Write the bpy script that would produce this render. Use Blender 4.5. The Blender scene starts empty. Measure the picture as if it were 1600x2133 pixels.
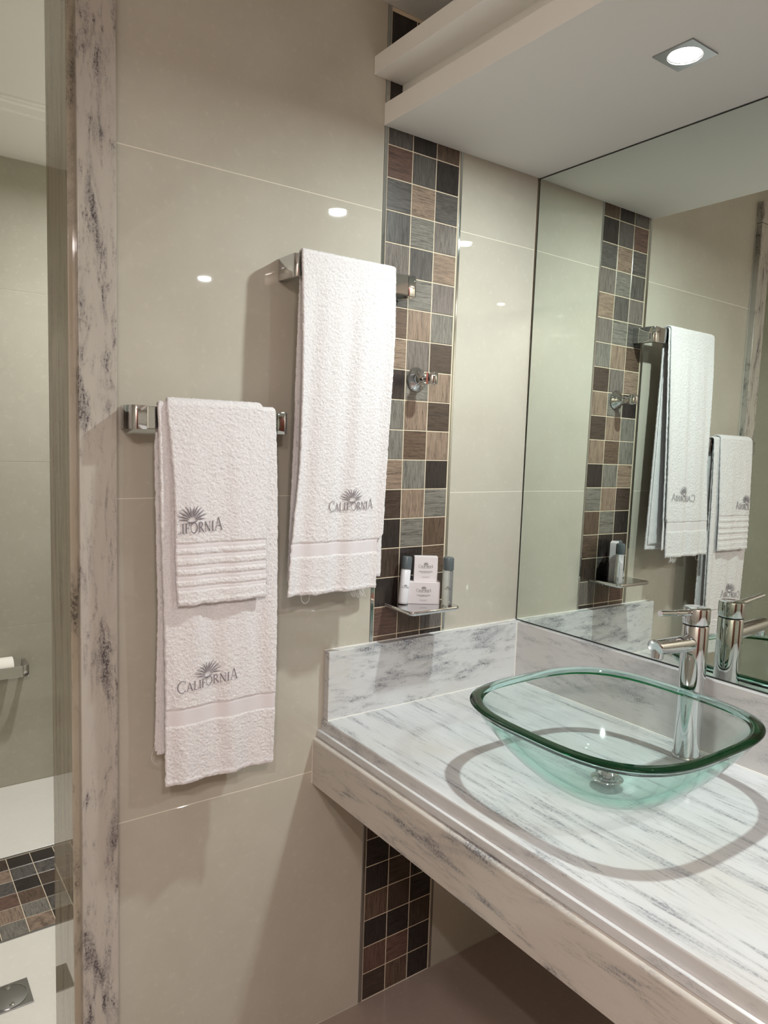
import bpy, bmesh, math, random
import numpy as np
from mathutils import Vector, Matrix

sc = bpy.context.scene
COL = sc.collection
rng = np.random.default_rng(7)
random.seed(7)
# ------------------------------------------------------------------ camera, world, exposure
cam_d = bpy.data.cameras.new('camera'); cam = bpy.data.objects.new('camera', cam_d); COL.objects.link(cam)
cam_d.sensor_fit = 'VERTICAL'; cam_d.sensor_height = 32.0; cam_d.lens = 1521.18 / 2133.0 * 32.0
cam_d.clip_start = .02
_r = Vector((0.8137207, -0.5803674, 0.0321285)); _u = Vector((0.0299389, 0.0970493, 0.9948292)); _f = Vector((0.5804844, 0.8085513, -0.0963466))
M3 = Matrix((_r, _u, -_f)).transposed()
cam.matrix_world = Matrix.Translation((-1.37747, -1.31341, 1.31820)) @ M3.to_4x4()
sc.camera = cam
sc.view_settings.view_transform = 'Standard'; sc.view_settings.look = 'None'
sc.view_settings.gamma = 1.0; sc.view_settings.use_curve_mapping = False
sc.view_settings.exposure = 0.0
w = bpy.data.worlds.new('world'); sc.world = w; w.use_nodes = True
w.node_tree.nodes['Background'].inputs[0].default_value = (1, .93, .88, 1)
w.node_tree.nodes['Background'].inputs[1].default_value = 0.02
cy = sc.cycles
cy.max_bounces = 16; cy.diffuse_bounces = 6; cy.glossy_bounces = 8; cy.transmission_bounces = 12; cy.transparent_max_bounces = 16
cy.use_denoising = True; cy.caustics_reflective = False; cy.caustics_refractive = False
cy.sample_clamp_indirect = 6.0; cy.blur_glossy = 0.3

def area(name, loc, size, power, color=(1, 1, 1), spread=180, shape='DISK', rot=(0, 0, 0), parent=None):
    l = bpy.data.lights.new(name, 'AREA'); l.shape = shape; l.size = size; l.energy = power; l.color = color
    l.spread = math.radians(spread)
    o = bpy.data.objects.new(name, l); COL.objects.link(o); o.location = loc; o.rotation_euler = rot
    if parent: o.parent = parent
    return o
L1 = area('lamp_light', (-.240, -.547, 1.9675), .046, 11.6, (.90, 1.0, .97))
L2 = area('lamp_light', (-.190, -1.677, 1.9675), .046, 7.5, (.94, 1.0, .98))
L3 = area('lamp_light', (-1.88, -2.06, 2.205), .046, 16.0, (1.0, .91, .88))
L_FILL = area('lamp_light', (-1.55, -2.30, 2.150), .22, 24.0, (1.0, .89, .86))  # soft warm fill, added behind the camera to lift walls and fascia
L4 = area('lamp_light', (-.52, .90, 2.262), .06, 20.0, (.97, .98, 1.0), spread=165)

# ------------------------------------------------------------------ helpers
def lin(c):
    return tuple(((v / 255) / 12.92 if v / 255 <= .04045 else ((v / 255 + .055) / 1.055) ** 2.4) for v in c) + (1,)
def link(name, me, mats=(), parent=None, loc=None):
    o = bpy.data.objects.new(name, me); COL.objects.link(o)
    for m in (mats if isinstance(mats, (list, tuple)) else [mats]):
        if m is not None and me is not None and m.name not in [x.name for x in me.materials if x]: me.materials.append(m)
    if parent: o.parent = parent
    if loc: o.location = loc
    return o
def tag(o, label=None, cat=None, group=None, kind=None):
    if label: o['label'] = label
    if cat: o['category'] = cat
    if group: o['group'] = group
    if kind: o['kind'] = kind
    return o
def empty(name, loc=(0, 0, 0), **k):
    o = bpy.data.objects.new(name, None); COL.objects.link(o); o.location = loc; o.empty_display_size = .05
    return tag(o, **k)
def pymesh(name, v, f, smooth=False):
    me = bpy.data.meshes.new(name); me.from_pydata([tuple(a) for a in v], [], f); me.update()
    if smooth: me.shade_smooth()
    return me
def boxmesh(name, lo, hi, bev=0.0, seg=2):
    bm = bmesh.new(); addbox(bm, lo, hi, bev, seg); me = bpy.data.meshes.new(name); bm.to_mesh(me); bm.free(); return me
def addbox(bm, lo, hi, bev=0.0, seg=2):
    r = bmesh.ops.create_cube(bm, size=1); vs = r['verts']
    for v in vs:
        v.co = Vector([(lo[i] + hi[i]) / 2 + v.co[i] * (hi[i] - lo[i]) for i in range(3)])
    if bev > 0:
        es = list({e for v in vs for e in v.link_edges})
        bmesh.ops.bevel(bm, geom=es, offset=bev, segments=seg, profile=.5, affect='EDGES')
def box(name, lo, hi, mat, parent=None, bev=0.0, kind=None):
    o = link(name, boxmesh(name, lo, hi, bev), mat, parent)
    if kind: o['kind'] = kind
    return o
def boxes(name, lst, mat, parent=None, kind=None):
    bm = bmesh.new()
    for lo, hi in lst: addbox(bm, lo, hi)
    me = bpy.data.meshes.new(name); bm.to_mesh(me); bm.free()
    o = link(name, me, mat, parent)
    if kind: o['kind'] = kind
    return o
def lathe(name, prof, n=48, axis='Z', loc=(0, 0, 0), smooth=True, sharp=True):
    """prof: list of (radius, height); closed at r=0 ends"""
    v = []; f = []
    for r, h in prof:
        for k in range(n):
            a = 2 * math.pi * k / n
            p = (r * math.cos(a), r * math.sin(a), h)
            if axis == 'X': p = (p[2], p[0], p[1])
            elif axis == 'Y': p = (p[0], -p[2], p[1])      # height grows toward -y
            v.append((p[0] + loc[0], p[1] + loc[1], p[2] + loc[2]))
    for i in range(len(prof) - 1):
        for k in range(n):
            a, b = i * n + k, i * n + (k + 1) % n
            f.append((a, b, b + n, a + n))
    me = pymesh(name, v, f)
    bm = bmesh.new(); bm.from_mesh(me); bmesh.ops.remove_doubles(bm, verts=bm.verts, dist=1e-6)
    bmesh.ops.recalc_face_normals(bm, faces=bm.faces)
    if smooth:
        for fc in bm.faces: fc.smooth = True
        for e in bm.edges:
            if len(e.link_faces) == 2 and e.calc_face_angle(0) > math.radians(38): e.smooth = False
    bm.to_mesh(me); bm.free()
    return me
def prism(name, poly, z0, z1, bev=0.0, axis='Z', seg=2, smooth=False):
    """poly in (a,b) extruded: axis Z -> (a,b,z) ; axis Y -> (a,y,b)"""
    bm = bmesh.new()
    mk = (lambda a, b, h: (a, b, h)) if axis == 'Z' else (lambda a, b, h: (a, h, b))
    lo = [bm.verts.new(mk(a, b, z0)) for a, b in poly]; hi = [bm.verts.new(mk(a, b, z1)) for a, b in poly]
    n = len(poly)
    bm.faces.new(lo[::-1]); bm.faces.new(hi)
    for i in range(n): bm.faces.new((lo[i], lo[(i + 1) % n], hi[(i + 1) % n], hi[i]))
    bmesh.ops.recalc_face_normals(bm, faces=bm.faces)
    if bev > 0:
        es = [e for e in bm.edges if abs((e.verts[0].co - e.verts[1].co).normalized()[2 if axis == 'Z' else 1]) < .5]
        bmesh.ops.bevel(bm, geom=es, offset=bev, segments=seg, profile=.5, affect='EDGES')
    if smooth:
        for fc in bm.faces: fc.smooth = True
        for e in bm.edges:
            if len(e.link_faces) == 2 and e.calc_face_angle(0) > math.radians(35): e.smooth = False
    me = bpy.data.meshes.new(name); bm.to_mesh(me); bm.free(); return me

# ------------------------------------------------------------------ materials
def mat(name, color, rough=.5, metal=0.0, spec=.5, **kw):
    m = bpy.data.materials.new(name); m.use_nodes = True
    b = m.node_tree.nodes['Principled BSDF']
    b.inputs['Base Color'].default_value = color if len(color) == 4 else (*color, 1)
    b.inputs['Roughness'].default_value = rough; b.inputs['Metallic'].default_value = metal
    b.inputs['Specular IOR Level'].default_value = spec
    for k, v in kw.items(): b.inputs[k].default_value = v
    return m
def nd(m, t, **kw):
    n = m.node_tree.nodes.new(t)
    for k, v in kw.items(): setattr(n, k, v)
    return n
def lk(m, a, b): m.node_tree.links.new(a, b)
def bs(m): return m.node_tree.nodes['Principled BSDF']
def ramp(m, fac, stops):
    r = nd(m, 'ShaderNodeValToRGB'); e = r.color_ramp.elements
    while len(e) < len(stops): e.new(.5)
    for i, (p, c) in enumerate(stops): e[i].position = p; e[i].color = c if len(c) == 4 else (*c, 1)
    lk(m, fac, r.inputs[0]); return r.outputs[0]
def coords(m, scale=(1, 1, 1), rot=(0, 0, 0), loc=(0, 0, 0)):
    g = nd(m, 'ShaderNodeNewGeometry'); mp = nd(m, 'ShaderNodeMapping')
    lk(m, g.outputs['Position'], mp.inputs['Vector'])
    mp.inputs['Scale'].default_value = scale; mp.inputs['Rotation'].default_value = rot; mp.inputs['Location'].default_value = loc
    return mp.outputs[0]
def noise(m, vec, scale, detail=4, rough=.55, dist=0.0):
    n = nd(m, 'ShaderNodeTexNoise'); n.inputs['Scale'].default_value = scale; n.inputs['Detail'].default_value = detail
    n.inputs['Roughness'].default_value = rough; n.inputs['Distortion'].default_value = dist
    lk(m, vec, n.inputs['Vector']); return n.outputs['Fac']
def mixc(m, fac, a, b, mode='MIX'):
    x = nd(m, 'ShaderNodeMix', data_type='RGBA', blend_type=mode)
    for s, v in ((0, fac), (6, a), (7, b)):
        if isinstance(v, bpy.types.NodeSocket): lk(m, v, x.inputs[s])
        else: x.inputs[s].default_value = v if not isinstance(v, tuple) or len(v) == 4 else (*v, 1)
    return x.outputs[2]
def math_(m, op, a, b=0.0, clamp=False):
    x = nd(m, 'ShaderNodeMath', operation=op, use_clamp=clamp)
    for i, v in enumerate((a, b)):
        if isinstance(v, bpy.types.NodeSocket): lk(m, v, x.inputs[i])
        else: x.inputs[i].default_value = v
    return x.outputs[0]
def bump(m, h, strength=.2, dist=.001):
    b = nd(m, 'ShaderNodeBump'); b.inputs['Strength'].default_value = strength; b.inputs['Distance'].default_value = dist
    lk(m, h, b.inputs['Height']); lk(m, b.outputs[0], bs(m).inputs['Normal'])

def porcelain(name, base, dark, rough=.07):
    m = mat(name, lin(base), rough, spec=.5)
    v = coords(m)
    a = noise(m, v, 5, 6, .6); b = noise(m, v, 60, 4, .6)
    c = ramp(m, a, [(.3, lin(dark)), (.7, lin(base))])
    lite = tuple(min(255, x + 16) for x in base)
    sp = ramp(m, b, [(.56, (0, 0, 0)), (.72, (1, 1, 1))])
    lk(m, mixc(m, math_(m, 'MULTIPLY', sp, .30), c, lin(lite)), bs(m).inputs['Base Color'])
    return m
M_WALL = porcelain('wall_porcelain', (193, 188, 176), (184, 178, 165), .02)
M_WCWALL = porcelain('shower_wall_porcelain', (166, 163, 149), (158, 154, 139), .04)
M_FLOOR = porcelain('floor_porcelain', (166, 150, 141), (160, 144, 135), .16)
M_WCFLOOR = porcelain('shower_floor_porcelain', (230, 228, 220), (225, 223, 214), .2)
M_GROUT = mat('grout', lin((222, 215, 200)), .9)
M_GROUT2 = mat('mosaic_grout', lin((222, 208, 184)), .9)
M_PAINT = mat('ceiling_paint', lin((246, 246, 243)), .75, spec=.25)
M_PLASTER = mat('plaster', lin((205, 196, 182)), .9)
M_CHROME = mat('chrome', (.63, .64, .645, 1), .03, 1.0)
M_STEEL = mat('brushed_steel', (.42, .42, .43, 1), .28, 1.0)
M_TRIM = mat('polished_trim', (.55, .57, .56, 1), .09, 1.0)
M_MIRROR = mat('silvered_glass', (.80, .865, .815, 1), .0, 1.0)
M_DARKEDGE = mat('mirror_edge', lin((38, 40, 38)), .4)
M_CAULK = mat('white_caulk', lin((235, 232, 226)), .4)
M_WOODDOOR = mat('door_wood', lin((104, 58, 48)), .35)
M_CARD = mat('soap_box_card', lin((222, 215, 218)), .45)
M_INK = mat('grey_ink', lin((88, 92, 96)), .5)
M_THREAD = mat('grey_thread', lin((128, 120, 126)), .8)
M_CAP = mat('bottle_cap', lin((88, 96, 100)), .22)
M_WHITEPL = mat('white_bottle', lin((226, 226, 232)), .18)
M_PAPER = mat('toilet_paper', lin((236, 232, 222)), .9)
M_BLACK = mat('dark_hole', lin((18, 16, 16)), .6)

def marble(name, rot, stretch, base=(210, 211, 213), vein=(88, 91, 102), amount=1.0, warm=(198, 194, 184), scale=1.0, off=(0, 0, 0)):
    m = mat(name, lin(base), .12, spec=.5)
    v = coords(m, tuple(s * scale for s in stretch), rot, off)
    n1 = noise(m, v, 4.2, 8, .68, .5); n2 = noise(m, v, 13.0, 6, .7, .3)
    vec = coords(m); cloud = noise(m, vec, 6, 4, .55); fine = noise(m, vec, 260, 3, .7); grain = noise(m, vec, 900, 2, .6)
    s1 = ramp(m, n1, [(.52, (0, 0, 0)), (.66, (1, 1, 1))]); s2 = ramp(m, n2, [(.53, (0, 0, 0)), (.64, (1, 1, 1))])
    f = ramp(m, fine, [(.38, (0, 0, 0)), (.62, (1, 1, 1))])
    s = math_(m, 'ADD', math_(m, 'MULTIPLY', s1, .70), math_(m, 'MULTIPLY', math_(m, 'MULTIPLY', s2, ramp(m, n1, [(.40, (.15, .15, .15)), (.58, (1, 1, 1))])), .85), True)
    s = math_(m, 'MULTIPLY', s, math_(m, 'ADD', math_(m, 'MULTIPLY', f, .75), .25))
    s = math_(m, 'ADD', s, math_(m, 'MULTIPLY', ramp(m, n1, [(.46, (0, 0, 0)), (.70, (1, 1, 1))]), .22), True)
    s = math_(m, 'MULTIPLY', s, amount, True)
    bc = mixc(m, ramp(m, cloud, [(.42, (0, 0, 0)), (.75, (.55, .55, .55))]), lin(base), lin(warm))
    bc = mixc(m, math_(m, 'MULTIPLY', grain, .16), bc, lin(tuple(x - 40 for x in base)))
    lk(m, mixc(m, s, bc, lin(vein)), bs(m).inputs['Base Color'])
    return m
M_MARBLE = marble('marble_counter', (0, 0, math.radians(9)), (8.5, .80, 3), amount=.70)
M_MARBLE_BACK = marble('marble_backsplash', (0, math.radians(-6), 0), (1.2, 3, 4.2), amount=.85)
M_MARBLE_SIDE = marble('marble_side', (math.radians(14), 0, 0), (3, 1.1, 5), base=(200, 197, 197), amount=.55)
M_MARBLE_APRON = marble('marble_apron', (math.radians(8), 0, 0), (3, .9, 6), base=(200, 194, 187), amount=.85, off=(0, .35, 0))
M_MARBLE_JAMB = marble('marble_jamb', (0, math.radians(3), 0), (7, 3, 1.5), base=(186, 179, 171), vein=(82, 76, 80), amount=1.15, off=(.37, 0, 1.2), scale=.9)
M_MARBLE_REVEAL = marble('marble_reveal', (0, 0, 0), (3, 16, .9), base=(178, 168, 150), vein=(70, 66, 58), amount=.9)
bs(M_MARBLE_REVEAL).inputs['Roughness'].default_value = .02
bs(M_MARBLE_REVEAL).inputs['Specular IOR Level'].default_value = .9

def woodtile(name, c, vert):
    m = mat(name, lin(c), .22, spec=.5)
    tc = nd(m, 'ShaderNodeTexCoord'); mp = nd(m, 'ShaderNodeMapping'); lk(m, tc.outputs['Object'], mp.inputs['Vector'])
    oi = nd(m, 'ShaderNodeObjectInfo'); cx = nd(m, 'ShaderNodeVectorMath', operation='ADD')
    sc_ = nd(m, 'ShaderNodeMath', operation='MULTIPLY'); sc_.inputs[1].default_value = 40.0
    lk(m, oi.outputs['Random'], sc_.inputs[0]); lk(m, tc.outputs['Object'], cx.inputs[0]); lk(m, sc_.outputs[0], cx.inputs[1])
    lk(m, cx.outputs[0], mp.inputs['Vector'])
    mp.inputs['Scale'].default_value = (150, 14, 11) if vert else (11, 14, 150)
    a = noise(m, mp.outputs[0], 2.2, 6, .68, .9); b = noise(m, mp.outputs[0], 9, 4, .7, .3)
    dk = tuple(x * .66 for x in c); lt = tuple(min(255, x * 1.16) for x in c)
    col = ramp(m, a, [(.34, lin(dk)), (.50, lin(c)), (.68, lin(lt))])
    lk(m, mixc(m, ramp(m, b, [(.52, (0, 0, 0)), (.66, (.55, .55, .55))]), col, lin(dk)), bs(m).inputs['Base Color'])
    bump(m, a, .12, .0004)
    return m
WCOL = {'D': (50, 44, 42), 'N': (72, 60, 53), 'B': (96, 79, 67), 'R': (102, 79, 70), 'S': (90, 86, 83), 'P': (114, 106, 101), 'G': (121, 117, 110), 'T': (140, 121, 106)}
_wt = {}
def wt(code):
    if code not in _wt: _wt[code] = woodtile('wood_look_' + {'D': 'black', 'N': 'dark_brown', 'B': 'brown', 'R': 'red_brown', 'S': 'slate', 'P': 'taupe', 'G': 'grey', 'T': 'tan'}[code[0]] + ('_upright' if code[1] == 'v' else '_level'), WCOL[code[0]], code[1] == 'v')
    return _wt[code]

def towelmat(name, weave=False, col=(242, 238, 240)):
    m = mat(name, lin(col), .95, spec=.15)
    bs(m).inputs['Sheen Weight'].default_value = .25; bs(m).inputs['Sheen Roughness'].default_value = .6
    v = coords(m)
    if weave:
        wv = nd(m, 'ShaderNodeTexWave', wave_type='BANDS', bands_direction='DIAGONAL'); wv.inputs['Scale'].default_value = 190; wv.inputs['Distortion'].default_value = 1.0
        lk(m, v, wv.inputs['Vector']); h = wv.outputs['Fac']; bump(m, h, .16, .0006)
    else:
        a = noise(m, v, 430, 3, .65); b = noise(m, v, 1300, 2, .6)
        h = math_(m, 'ADD', a, math_(m, 'MULTIPLY', b, .5)); bump(m, h, .75, .0022)
        lk(m, mixc(m, ramp(m, a, [(.32, (0, 0, 0)), (.58, (1, 1, 1))]), lin(tuple(x - 20 for x in col)), lin(col)), bs(m).inputs['Base Color'])  # shade in the hollows between terry loops, painted into the base colour
    return m
M_TERRY = towelmat('white_terry'); M_WEAVE = towelmat('towel_band_weave', True, (220, 214, 217))


# ------------------------------------------------------------------ setting
P = .0664
ZC = 2.216
# masonry
wall_back = boxes('wall_back', [((-1.0765, .010, 0), (.15, .15, ZC)), ((-2.15, .010, 0), (-1.83, .15, ZC)), ((-1.83, .010, 2.099), (-1.0765, .15, 2.45)),
                                ((-1.0765, .0102, ZC), (.15, .15, 2.45)), ((-2.15, .0102, ZC), (-1.83, .15, 2.45))], M_GROUT, kind='structure')
tag(wall_back, label='beige porcelain tiled wall with a wood look mosaic strip')
def walltile(name, lo, hi, m, parent, out):
    """thin tile; out = axis index,sign of the visible face"""
    ax, sg = out; c = .0009
    f = lo[ax] if sg < 0 else hi[ax]; b = hi[ax] if sg < 0 else lo[ax]
    o = [i for i in range(3) if i != ax]
    def ring(d, ins):
        pts = []
        for (i, j) in ((0, 0), (1, 0), (1, 1), (0, 1)):
            p = [0, 0, 0]; p[ax] = d
            p[o[0]] = (lo[o[0]] + ins, hi[o[0]] - ins)[i]; p[o[1]] = (lo[o[1]] + ins, hi[o[1]] - ins)[j]; pts.append(p)
        return pts
    v = ring(b, 0) + ring(f - sg * .0006, 0) + ring(f, c)
    cen = [(lo[i] + hi[i]) / 2 for i in range(3)]
    v = [[p[i] - cen[i] for i in range(3)] for p in v]
    fs = [(8, 9, 10, 11)] + [(k, (k + 1) % 4, 4 + (k + 1) % 4, 4 + k) for k in range(4)] + [(4 + k, 4 + (k + 1) % 4, 8 + (k + 1) % 4, 8 + k) for k in range(4)]
    me = pymesh(name, v, fs); bm = bmesh.new(); bm.from_mesh(me); bmesh.ops.recalc_face_normals(bm, faces=bm.faces)
    big = max(bm.faces, key=lambda q: q.calc_area())
    if big.normal[ax] * sg < 0: bmesh.ops.reverse_faces(bm, faces=bm.faces)
    bm.to_mesh(me); bm.free()
    ob = link(name, me, m, parent, cen); return ob
g = .0005
for q_ in (((-1.0765, .0003, 0), (-.4645, .0100, ZC - .001)), ((-.2452, .0003, .001), (-.0002, .0100, ZC - .001)), ((-2.15, .0003, 0), (-1.831, .0100, ZC - .001))):
    box('grout_bed', q_[0], q_[1], M_GROUT, wall_back)
zs = [0, .6031, 1.2026, 1.8032, ZC]
for (xa, xb) in ((-1.0765, -.4645), (-.2452, -.0005), (-2.15, -1.831)):
    for i in range(4):
        walltile('tile', (xa + g, 0, zs[i] + g), (xb - g, .0012, zs[i + 1] - g), M_WALL, wall_back, (1, -1))
walltile('tile', (-1.83, 0, 2.10), (-1.0765 - g, .010, ZC), M_WALL, wall_back, (1, -1))
# mosaic
up = ["SvDvBv", "RhSvDv", "ShThSh", "SvGhPv", "PvSvTh", "ShGhPv", "BhTvGv", "ThPvNh", "DvGhTv", "GvTvNh", "GvBhTv", "ThGvDv", "NhTvGh", "DvGhBv", "NvDvBh", "DvShNv", "RhBvPv", "BhNvDv"]
X0, X3 = -.4532, -.2540
R0 = 1.94210
gm = .0011
def mosa(c, zlo, zhi, code):
    walltile('mosaic_tile', (X0 + c * P + gm, .0006, zlo + gm), (X0 + (c + 1) * P - gm, .010, zhi - gm), wt(code), wall_back, (1, -1))
for r in range(-4, 0):
    zlo = R0 - (r + 0) * P; zhi = min(zlo + P, ZC)
    for c, code in enumerate(("Dv", "Nh", "Dv") if r % 2 else ("Nh", "Dv", "Bv")):
        if zhi - zlo > .01: mosa(c, zlo, zhi, code)
for r, s in enumerate(up):
    for c in range(3):
        zhi = R0 - (r - 1) * P; zlo = R0 - r * P
        mosa(c, max(zlo, .862), zhi, s[2 * c:2 * c + 2])
low = ["NhBvDv", "RvRhDv", "DvDhNv", "BvNvDh", "DvNhDv", "DhDvNv", "NvBhDv", "RhDvSv", "DvGhNv", "BhTvDv", "ShDvBv"]
for r, s in enumerate(low):
    for c in range(3):
        mosa(c, r * P, (r + 1) * P, s[2 * c:2 * c + 2])
for xx in ((-.4640, -.4552), (-.2520, -.2455)):
    link('metal_trim', boxmesh('metal_trim', (xx[0], -.0016, .001), (xx[1], .010, ZC - .002), .0009), M_TRIM, wall_back)
box('mosaic_grout', (-.4552, .0016, 0), (-.2520, .0105, ZC - .001), M_GROUT2, wall_back)

floor = boxes('floor', [((-2.15, -2.65, -.05), (.15, .15, -.0010))], M_GROUT, kind='structure')
xs = [-2.15, -1.784, -1.182, -.580, .0]
ys = [0, -.6, -1.2, -1.8, -2.4, -2.65]
for i in range(4):
    for j in range(5):
        if i == 0 and False: continue
        walltile('floor_tile', (xs[i] + g, ys[j + 1] + g, -.010), (xs[i + 1] - g, ys[j] - g, 0), M_FLOOR, floor, (2, 1))
wall_right = box('wall_right', (.0062, -2.65, 0), (.12, .0, ZC), M_GROUT, kind='structure')
tag(wall_right, label='wall behind the mirror and under the vanity')
yr = [0.0, -.6, -1.2, -1.8, -2.4, -2.65]
for i in range(5):
    for (za, zb) in ((0, .6), (.602, .70)):
        walltile('tile', (0.0, yr[i + 1] + g, za + g), (.0062, yr[i] - g, zb - g), M_WALL, wall_right, (0, -1))
wall_left = box('wall_left', (-2.27, -2.65, 0), (-2.15, 0, ZC), M_WALL, kind='structure')
wall_front = box('wall_front', (-2.15, -2.77, 0), (.12, -2.65, ZC), M_WALL, kind='structure')
d1 = box('door_1', (-1.55, -2.652, 0), (-.75, -2.62, 2.08), M_WOODDOOR, kind='structure')
lathe_h = lathe('door_handle', [(0, 0), (.02, 0), (.02, .01), (.008, .012), (.008, .05), (.012, .055), (.012, .06), (0, .06)], 24, 'Y', (-.83, -2.61, 1.0))
dh = link('door_handle', lathe_h, M_CHROME, d1); dh.rotation_euler = (0, 0, math.pi); dh.location = (-1.66, -5.24, 0)
ceiling = box('ceiling', (-2.15, -2.65, ZC), (.12, .0101, ZC + .06), M_PAINT, kind='structure')
# soffit over the mirror
soff = empty('ceiling_soffit', kind='structure', label='white plaster soffit over the mirror with a recessed groove')
box('soffit_body', (-.467, -2.4, 1.975), (.0060, -.0006, 2.0192), M_PAINT, soff, .0006)
box('soffit_groove', (-.422, -2.4, 2.0190), (.0060, -.0006, 2.0672), M_PAINT, soff)
box('soffit_ledge', (-.4955, -2.4, 2.0670), (.0060, -.0006, 2.1030), M_PAINT, soff, .0006)

# shower room beyond the opening
wcf = boxes('floor_2', [((-2.0, .0, -.06), (-.25, 1.62, -.0012))], M_GROUT2, kind='structure')
YB0, YB1 = .6810, .6810 + 6 * P
walltile('floor_tile', (-2.0, .011, -.01), (-.25, YB0 - .008, 0), M_WCFLOOR, wcf, (2, 1))
walltile('floor_tile', (-2.0, YB1 + .010, -.01), (-.25, 1.59, 0), M_WCFLOOR, wcf, (2, 1))
box('metal_trim', (-2.0, YB0 - .0075, -.006), (-.25, YB0 - .001, .0004), M_STEEL, wcf)
box('metal_trim', (-2.0, YB1 + .002, -.006), (-.25, YB1 + .0095, .0004), M_STEEL, wcf)
fb = ["TRDSN", "NTSGD", "DGND", "TRTG"]
frows = ["DGTNPB", "NTSRTD", "DGNDSN", "GTPNTG", "BDTRNS"]
patt = {0: "DSDBGT", -1: "NTSRTG", -2: "RNDTND", 1: "DSNDSD", -3: "TDBSGN", 2: "GTNPBT"}
XN = -1.0520
for i in range(-14, 12):
    col = patt.get(i, "".join(random.choice("DNBRSPGT") for _ in range(6)))
    for j in range(6):
        # column i spans XN+i*P .. ; row j counted from the far edge
        ya = YB1 - (j + 1) * P
        walltile('mosaic_tile', (XN + i * P + gm, ya + gm, -.01), (XN + (i + 1) * P - gm, ya + P - gm, 0), wt(col[j] + random.choice('hv')), wcf, (2, 1))
wall_sh = box('wall_shower', (-2.0, 1.5912, 0), (-.25, 1.72, 2.45), M_GROUT, kind='structure')
for (xa, xb) in ((-2.0, -1.2), (-1.2, -.25)):
    for i in range(4):
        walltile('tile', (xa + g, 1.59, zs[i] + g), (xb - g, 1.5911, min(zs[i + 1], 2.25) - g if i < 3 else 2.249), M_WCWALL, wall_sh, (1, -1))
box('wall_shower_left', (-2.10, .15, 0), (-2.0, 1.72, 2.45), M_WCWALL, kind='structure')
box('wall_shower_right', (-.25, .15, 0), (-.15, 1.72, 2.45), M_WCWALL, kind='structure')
box('ceiling_2', (-2.0, .15, 2.272), (-.25, 1.12, 2.34), M_PAINT, kind='structure')
tr = empty('trim_3', kind='structure', label='white plaster cornice stepping up to the shower ceiling')
box('cornice_band', (-2.0, 1.185, 2.2500), (-.25, 1.60, 2.34), M_PAINT, tr, .001)
box('cornice_step', (-2.0, 1.135, 2.2560), (-.25, 1.1848, 2.34), M_PAINT, tr, .004)
box('cornice_lip', (-2.0, 1.1225, 2.2640), (-.25, 1.1348, 2.34), M_PAINT, tr, .002)

# marble casing of the opening
t1 = empty('trim_1', kind='structure', label='grey veined marble casing framing the shower opening')
link('casing_upright', boxmesh('casing_upright', (-1.0807, -.020, 0), (-1.0178, -.0002, 2.0765), .0022, 3), M_MARBLE_JAMB, t1)
link('casing_upright', boxmesh('casing_upright', (-1.890, -.020, 0), (-1.826, -.0002, 2.0765), .0022, 3), M_MARBLE_JAMB, t1)
link('casing_header', boxmesh('casing_header', (-1.890, -.020, 2.078), (-1.0178, -.0002, 2.145), .0022, 3), M_MARBLE_JAMB, t1)
link('reveal_slab', boxmesh('reveal_slab', (-1.0918, -.0020, 0), (-1.0770, .158, 2.098), .0012, 2), M_MARBLE_REVEAL, t1)
link('reveal_slab', boxmesh('reveal_slab', (-1.8296, -.0020, 0), (-1.815, .158, 2.098), .0012, 2), M_MARBLE_REVEAL, t1)
link('reveal_slab', boxmesh('reveal_slab', (-1.815, -.0020, 2.0850), (-1.0920, .158, 2.0985), .0012, 2), M_MARBLE_REVEAL, t1)
box('caulk_line', (-1.0178, -.0012, 0), (-1.0166, .0, 2.1), M_CAULK, t1)

# floor drain
dr = empty('floor_drain', (-1.1365, .4605, 0)); tag(dr, 'square steel drain cover with round plate and two screws on the shower floor', 'drain')
link('frame', prism('frame', [(-.0475, -.0455), (.0475, -.0455), (.0475, .0455), (-.0475, .0455)], .0, .0022, .0006), M_STEEL, dr)
pl = link('round_plate', lathe('round_plate', [(0, .0022), (.0400, .0022), (.0400, .0030), (.0385, .0034), (0, .0034)], 56), M_STEEL, dr)
link('ring', lathe('ring', [(.0402, .0022), (.0416, .0022), (.0416, .0037), (.0402, .0037), (.0402, .0022)], 56), M_CHROME, dr)
for sx, sy in ((.004, .029), (.004, -.029)):
    link('screw', lathe('screw', [(0, .0034), (.0055, .0034), (.0055, .0044), (.0042, .0050), (.0018, .0050), (.0016, .0040), (0, .0040)], 20, loc=(sx, sy, 0)), M_CHROME, dr)

# ------------------------------------------------------------------ mirror
th = .006
def mx(z): return .006 * (z - 1.4109)
mir = empty('wall_mirror', (0, 0, 0)); tag(mir, 'large frameless wall mirror above the marble side splash', 'mirror')
ym0, ym1, zm0, zm1 = -.0030, -2.35, .8680, 1.9742
e = .0028
gv = []
for (y_, z_) in ((ym0 - e, zm0 + e), (ym1 + e, zm0 + e), (ym1 + e, zm1 - e), (ym0 - e, zm1 - e)):
    gv.append((mx(z_) , y_, z_))
gb = [(x_ + .0022, y_, z_) for x_, y_, z_ in gv]
me = pymesh('glass', gv + gb, [(0, 1, 2, 3)[::-1], (4, 5, 6, 7), (0, 1, 5, 4)[::-1], (1, 2, 6, 5)[::-1], (2, 3, 7, 6)[::-1], (3, 0, 4, 7)[::-1]])
link('glass', me, M_MIRROR, mir)
def edge_strip(a, b, c, d):
    q = [(mx(z_) - .0001, y_, z_) for y_, z_ in (a, b, c, d)]; q2 = [(x_ + .0022, y_, z_) for x_, y_, z_ in q]
    return q + q2
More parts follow.
